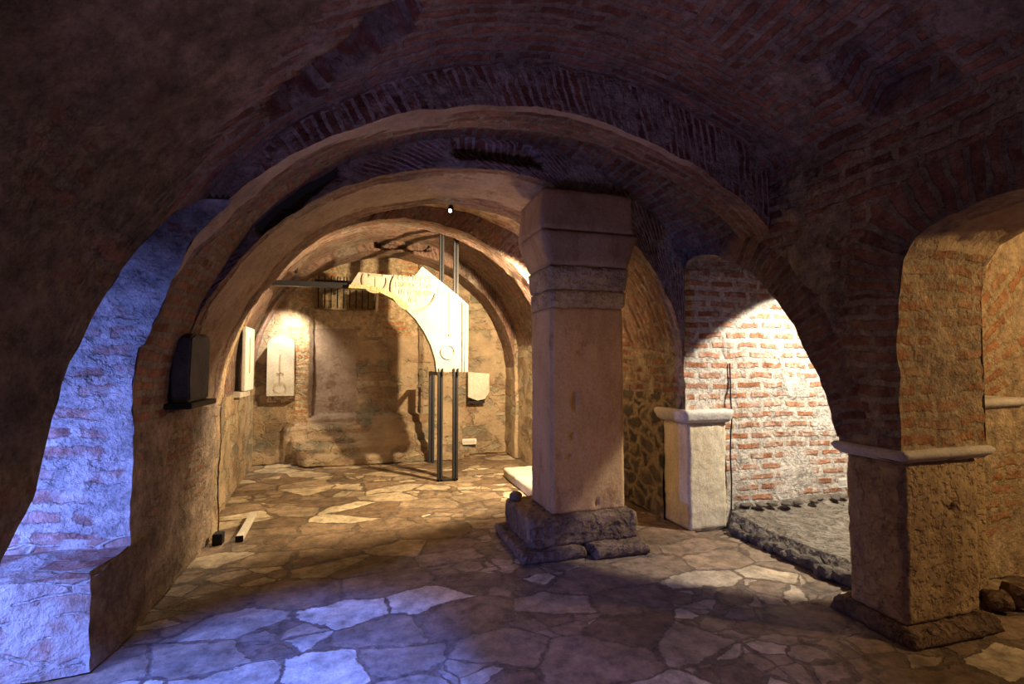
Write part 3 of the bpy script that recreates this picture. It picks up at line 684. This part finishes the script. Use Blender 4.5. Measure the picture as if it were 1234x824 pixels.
# broken curved underside rim and smooth lower rim
rim = [(420, 347), (440, 348), (457, 352), (473, 360), (487, 370), (490, 374)]; rin = [(421, 343), (441, 343), (459, 347), (476, 355), (490, 365), (494, 370)]
bm = bmesh.new(); prism(bm, [px_w(u, v, YS) for u, v in rim]+[px_w(u, v, YS) for u, v in rin[::-1]], YS-.02, YS+.145); pr.append(bm_obj('broken_rim', bm, 'broken_edge', label='yellow broken rim under the arch'))
rim = [(490, 374), (500, 384), (511, 400), (519, 416), (524, 432), (526, 448)]; rin = [(493, 372), (503, 381), (514, 397), (522, 413), (527, 430), (529, 448)]
bm = bmesh.new(); prism(bm, [px_w(u, v, YS) for u, v in rim]+[px_w(u, v, YS) for u, v in rin[::-1]], YS-.03, YS+.145); pr.append(bm_obj('smooth_rim', bm, 'white_stone'))
def ring(bm, u, v, r, w, y, a0=0, a1=360, h=.012):
    cx, cz = px_w(u, v, YS); s = YS/560.; n = 40; pts = []
    for k in range(n+1):
        a = math.radians(lp(a0, a1, k/n)); pts.append((cx+math.cos(a)*r*s, cz+math.sin(a)*r*s, cx+math.cos(a)*(r-w)*s, cz+math.sin(a)*(r-w)*s))
    for p, q in zip(pts[:-1], pts[1:]):
        o1, o2, i1, i2 = (p[0], p[1]), (q[0], q[1]), (p[2], p[3]), (q[2], q[3])
        vv = [bm.verts.new((x, yy, z)) for yy in (y, y-h) for x, z in (o1, o2, i2, i1)]
        for f in ((4, 5, 6, 7), (0, 1, 5, 4), (1, 2, 6, 5), (2, 3, 7, 6), (3, 0, 4, 7)): bm.faces.new([vv[t] for t in f])
bm = bmesh.new(); ring(bm, 452, 338, 14, 2.2, YS, 150, 375); pr.append(bm_obj('medallion_ring', bm, 'carved'))
bm = bmesh.new(); ring(bm, 499, 348, 25.5, 2.0, YS, 150, 350, .018); pr.append(bm_obj('medallion_ring', bm, 'carved'))
bm = bmesh.new(); ring(bm, 540, 424, 8.5, 1.6, YS, 0, 360, .016); pr.append(bm_obj('medallion_ring', bm, 'white_stone'))
def bar_px(bm, u0, v0, u1, v1, y0, y1):
    a = px_w(min(u0, u1), max(v0, v1), YS); b = px_w(max(u0, u1), min(v0, v1), YS); bbox(bm, a[0], b[0], y0, y1, a[1], b[1])
bm = bmesh.new()
for q in ((540, 352, 541.5, 405), (532, 351.5, 540, 353), (527, 346, 528.6, 354), (536.5, 403, 544, 404.5)): bar_px(bm, *q, YS-.006, YS+.01)
pr.append(bm_obj('incised_cross', bm, 'carved')); bm = bmesh.new()
for q in ((452, 334, 453.4, 347), (444, 330.5, 461, 332.2), (444, 330.5, 445.2, 334), (460, 330.5, 461, 334)): bar_px(bm, *q, YS-.006, YS+.01)
pr.append(bm_obj('incised_line', bm, 'carved'))
bm = bmesh.new()
for q in ((556.5, 364, 558, 448), (560, 368, 564, 448)): bar_px(bm, *q, YS-.02, YS+.01)
pr.append(bm_obj('edge_moulding', bm, 'white_stone'))
for txt, u, v in (('ΙΟCΟΥ ΤΟΥ CΟ', 497, 338.5), ('ΗΜΕΙΟC ΤΕΡΓ', 499, 347), ('ΤΗ ΤΙΤΝΕΙΟΥ', 500, 355.5), ('ΑΞΕ', 498, 364)):
    c = D.curves.new('carved_letters', 'FONT'); c.body = txt; c.size = .105; c.align_x = 'CENTER'; c.extrude = .003; c.materials.append(M['carved'])
    o = to_mesh_obj('carved_letters', c); x, z = px_w(u, v, YS); o.location = (x, YS-.003, z); o.rotation_euler = (math.pi/2, 0, 0); o.scale = (.72, 1, 1); pr.append(o)
# posts: two front pairs below, two above, one behind, foot bar, support bar to the wall
def post(u0, u1, v0, v1, Y, name='post', z0=None, z1=None):
    a = px_w(u0, v1, Y); b = px_w(u1, v0, Y); bm = bmesh.new(); w_ = (b[0]-a[0])
    za = a[1] if z0 is None else z0; zb = b[1] if z1 is None else z1
    bbox(bm, a[0], a[0]+w_*.42, Y, Y+.06, za, zb, .003); bbox(bm, b[0]-w_*.42, b[0], Y, Y+.06, za, zb, .003); bbox(bm, a[0]+w_*.3, b[0]-w_*.3, Y+.03, Y+.05, za, zb)
    return bm_obj(name, bm, 'steel')
pr += [post(527, 534, 445, 580, YS, z0=.0), post(545.5, 552.5, 445, 580, YS, z0=.0), post(529.5, 535.5, 275, 362, YS+.15, z1=3.50), post(546.5, 553, 279, 380, YS+.15, z1=3.48), post(516.5, 524, 449, 551, 8.3, z0=0)]
for p in (518, 530, 548):
    pass
bm = bmesh.new(); a = px_w(527, 580, YS); b = px_w(552, 575, YS); bbox(bm, a[0], b[0], YS, YS+.05, 0, .025, .003); pr.append(bm_obj('foot_bar', bm, 'steel'))
for u in (527, 532.5, 546, 551): x, z = px_w(u, 448, YS); bm = bmesh.new(); bbox(bm, x, x+.018, YS-.03, YS+.05, z-.05, z+.05); pr.append(bm_obj('clamp', bm, 'steel'))
bm = bmesh.new(); bbox(bm, -1.22, -.10, YS+.03, YS+.09, 2.63, 2.70, .003); pr.append(bm_obj('support_bar', bm, 'steel'))
bm = bmesh.new(); x, z = px_w(518, 448, 8.3); bbox(bm, x-.02, x+.03, YS+.1, 8.3, 1.45, 1.50, .003); pr.append(bm_obj('rear_brace', bm, 'steel'))
adopt(root, pr)
# thin rods in front of the dark slot in the back wall
for k in range(10):
    bm = bmesh.new(); x = -.76+.10*k; cyl(bm, (x, 8.84, 2.56), (x, 8.84, 3.10), .009, seg=8); o = bm_obj('steel_rod', bm, 'black')
    put(o, None, 'thin black vertical rod in front of the dark slot in the back wall', 'rod', 'rods in front of the dark slot')
bm = bmesh.new(); bbox(bm, -.82, .20, 8.82, 8.87, 3.0, 3.03, .004); put(bm_obj('rod_rail', bm, 'black'), None, 'black horizontal rail across the rods in front of the dark slot', 'rail')

# ------------------------------------------------------------------ wall-mounted pieces
# arched relief panel, back-left
root = empty('arched_relief', (-1.42, 8.8, .78), 'brightly lit arched stone relief panel in the far left corner of the back wall', 'relief'); pr = []
def arch_pts(x0, x1, z0, z1, rise, n=16):
    pts = [(x0, z0), (x1, z0)]
    for k in range(n+1):
        a = math.pi*k/n; pts.append(((x0+x1)/2+math.cos(a)*(x1-x0)/2, z1-rise+math.sin(a)*rise))
    return pts
x0, zb = px_w(322, 477, 8.8); x1, zt_ = px_w(356, 405, 8.8)
bm = bmesh.new(); prism(bm, arch_pts(x0, x1, zb, zt_, .16), 8.72, 8.80); pr.append(bm_obj('slab', bm, 'white_stone'))
bm = bmesh.new(); bbox(bm, x0, x1, 8.74, 8.9, zb-.10, zb+.01, .004); pr.append(bm_obj('bracket', bm, 'plinth'))
bm = bmesh.new(); bbox(bm, (x0+x1)/2-.012, (x0+x1)/2+.012, 8.708, 8.722, zb+.2, zt_-.3); bbox(bm, (x0+x1)/2-.05, (x0+x1)/2+.05, 8.708, 8.722, zb+.36, zb+.375)
pr.append(bm_obj('carved_cross', bm, 'carved'))
bm = bmesh.new()
for k in range(24):
    a = math.tau*k/24; a2 = math.tau*(k+1)/24; c = ((x0+x1)/2, zb+.13)
    v = [bm.verts.new((c[0]+math.cos(q)*rr, 8.71, c[1]+math.sin(q)*rr)) for q, rr in ((a, .1), (a2, .1), (a2, .078), (a, .078))]; bm.faces.new(v)
pr.append(bm_obj('carved_circle', bm, 'carved')); adopt(root, pr)
# relief stone right on back wall
root = empty('relief_stone', (2.1, 8.85, .9), 'pale broken relief stone hung on the back wall right of the steel posts', 'relief')
q = [px_w(u, v, 8.84) for u, v in ((563, 448), (588, 450), (588, 472), (583, 480), (574, 482), (563, 478))]
bm = bmesh.new(); prism(bm, q, 8.74, 8.86); a = bm_obj('slab', bm, 'impost'); bm = bmesh.new(); bbox(bm, q[5][0], q[3][0], 8.76, 8.9, q[4][1]-.05, q[4][1]-.01); bb_ = bm_obj('bracket', bm, 'black'); adopt(root, [a, bb_])
def emer(name, loc, s, label, rot=0):
    bm = bmesh.new(); bbox(bm, -s[0]/2, s[0]/2, -s[1], 0, -s[2]/2, s[2]/2, .008); a = bm_obj('housing', bm, 'white'); bm = bmesh.new(); bbox(bm, -s[0]*.4, s[0]*.4, -s[1]-.004, -s[1]+.002, -s[2]*.25, s[2]*.25, .002); b = bm_obj('lens', bm, 'impost')
    e = empty(name, loc, label, 'light'); a.parent = e; b.parent = e; e.rotation_euler.z = rot
x, z = px_w(565, 532, 8.84); emer('emergency_light', (x, 8.88, z), (.27, .07, .10), 'small white rectangular box light low on the back wall behind the posts')
emer('emergency_light', (4.98, 4.28, .33), (.13, .06, .12), 'small white box light low at the right end of the lit brick wall')
# dark stone slab on bracket, left wall
root = empty('relief_slab', (-1.25, 4.35, 1.32), 'dark slate-grey stone slab resting on a black bracket on the left wall', 'relief'); pr = []
bm = bmesh.new(); pts = [(4.02, 1.34), (4.46, 1.34), (4.47, 1.80), (4.40, 1.84), (4.28, 1.82), (4.12, 1.83), (4.03, 1.80), (4.00, 1.5)]
a = [bm.verts.new((-1.18, y, z)) for y, z in pts]; b = [bm.verts.new((-1.30, y, z)) for y, z in pts]; n = len(pts); bm.faces.new(a); bm.faces.new(b[::-1])
for i in range(n): bm.faces.new((a[i], b[i], b[(i+1) % n], a[(i+1) % n]))
bmesh.ops.recalc_face_normals(bm, faces=bm.faces); bmesh.ops.bevel(bm, geom=bm.edges[:], offset=.012, segments=2, affect='EDGES'); pr.append(bm_obj('slab', bm, 'slate'))
bm = bmesh.new(); bbox(bm, -1.33, -1.15, 3.96, 4.56, 1.295, 1.335, .004); pr.append(bm_obj('bracket', bm, 'black')); adopt(root, pr)
# white panel on far left wall
root = empty('wall_plaque', (-1.5, 7.3, 1.3), 'tall narrow white panel on the left wall beyond the bright corner', 'panel')
bm = bmesh.new(); bbox(bm, -1.46, -1.42, 6.85, 7.35, 1.28, 2.08, .006); a = bm_obj('panel_board', bm, 'white'); bm = bmesh.new(); bbox(bm, -1.60, -1.465, 6.83, 7.37, 1.2, 1.275, .004); b = bm_obj('bracket', bm, 'impost')
bm = bmesh.new(); bbox(bm, -1.424, -1.414, 7.06, 7.10, 1.5, 1.95); c = bm_obj('dark_line', bm, 'carved'); adopt(root, [a, b, c])
# spotlights
def spot(loc, aim, label, lit):
    e = empty('spotlight', loc, label, 'light'); d = (Vector(aim)-Vector(loc)).normalized()
    bm = bmesh.new(); cyl(bm, (0, 0, .05), (0, 0, .07), .035); cyl(bm, (0, 0, 0), (0, 0, .06), .008); a = bm_obj('mount', bm, 'black')
    bm = bmesh.new(); cyl(bm, -d*.035, d*.03, .030, .034, 20); bmesh.ops.create_uvsphere(bm, u_segments=16, v_segments=10, radius=.03, matrix=Matrix.Translation(-d*.035)); b = bm_obj('housing', bm, 'black', smooth=True)
    bm = bmesh.new(); cyl(bm, d*.028, d*.034, .017); c = bm_obj('lens', bm, 'bulb' if lit else 'glass')
    for p in (a, b, c): p.parent = e
spot((2.06, 3.44, 3.24), (1.2, 1.5, 1.6), 'small black spotlight under the first arch above the pillar, switched off', False)
spot((.86, 5.245, 3.27), (.5, 4.2, 2.3), 'small lit spotlight at the crown of the second arch', True)
spot((-1.0, 7.9, 3.0), (-1.3, 8.8, 1.8), 'small white-lit spotlight above the black support bar at the far left', True)
# cable along the bright pier
def tube(name, pts, r, mat, label, cat):
    c = D.curves.new(name, 'CURVE'); c.dimensions = '3D'; c.bevel_depth = r; c.bevel_resolution = 3; s = c.splines.new('POLY'); s.points.add(len(pts)-1)
    for bp, p in zip(s.points, pts): bp.co = p+(1,)
    c.materials.append(M[mat]); o = to_mesh_obj(name, c); put(o, None, label, cat); return o
tube('cable', [(3.54, 4.215, 1.62), (3.54, 4.21, 1.45), (3.535, 4.205, 1.25), (3.53, 4.19, 1.13), (3.53, 4.19, 1.03), (3.515, 4.19, .92), (3.505, 4.19, .7), (3.51, 4.185, .45), (3.50, 4.185, .2), (3.49, 4.16, .04), (3.40, 4.14, .02), (3.2, 4.14, .015), (3.05, 4.14, .015)], .007, 'black', 'thin grey cable running down the corner beside the pale marble pier', 'cable')
# metal strip and little box on the floor at left
bm = bmesh.new(); bbox(bm, -.03, .03, -.40, .40, 0, .05, .003); o = bm_obj('metal_strip', bm, 'impost'); bm = bmesh.new(); bbox(bm, -.032, .032, -.412, -.398, .0, .052, .002); c = bm_obj('end_cap', bm, 'black'); c.parent = o; c['label'] = 'black end of the metal strip'
o.location = (-1.09, 5.5, .005); o.rotation_euler.z = .05; put(o, None, 'grey metal channel lying on the floor near the left wall', 'metal strip')
bm = bmesh.new(); bbox(bm, -.04, .04, -.05, .05, 0, .10, .006); bbox(bm, -.03, .03, -.056, -.05, .02, .08, .004); o = bm_obj('floor_box', bm, 'black'); o.location = (-1.24, 5.1, .0); put(o, None, 'small black box on the floor against the left wall', 'box')
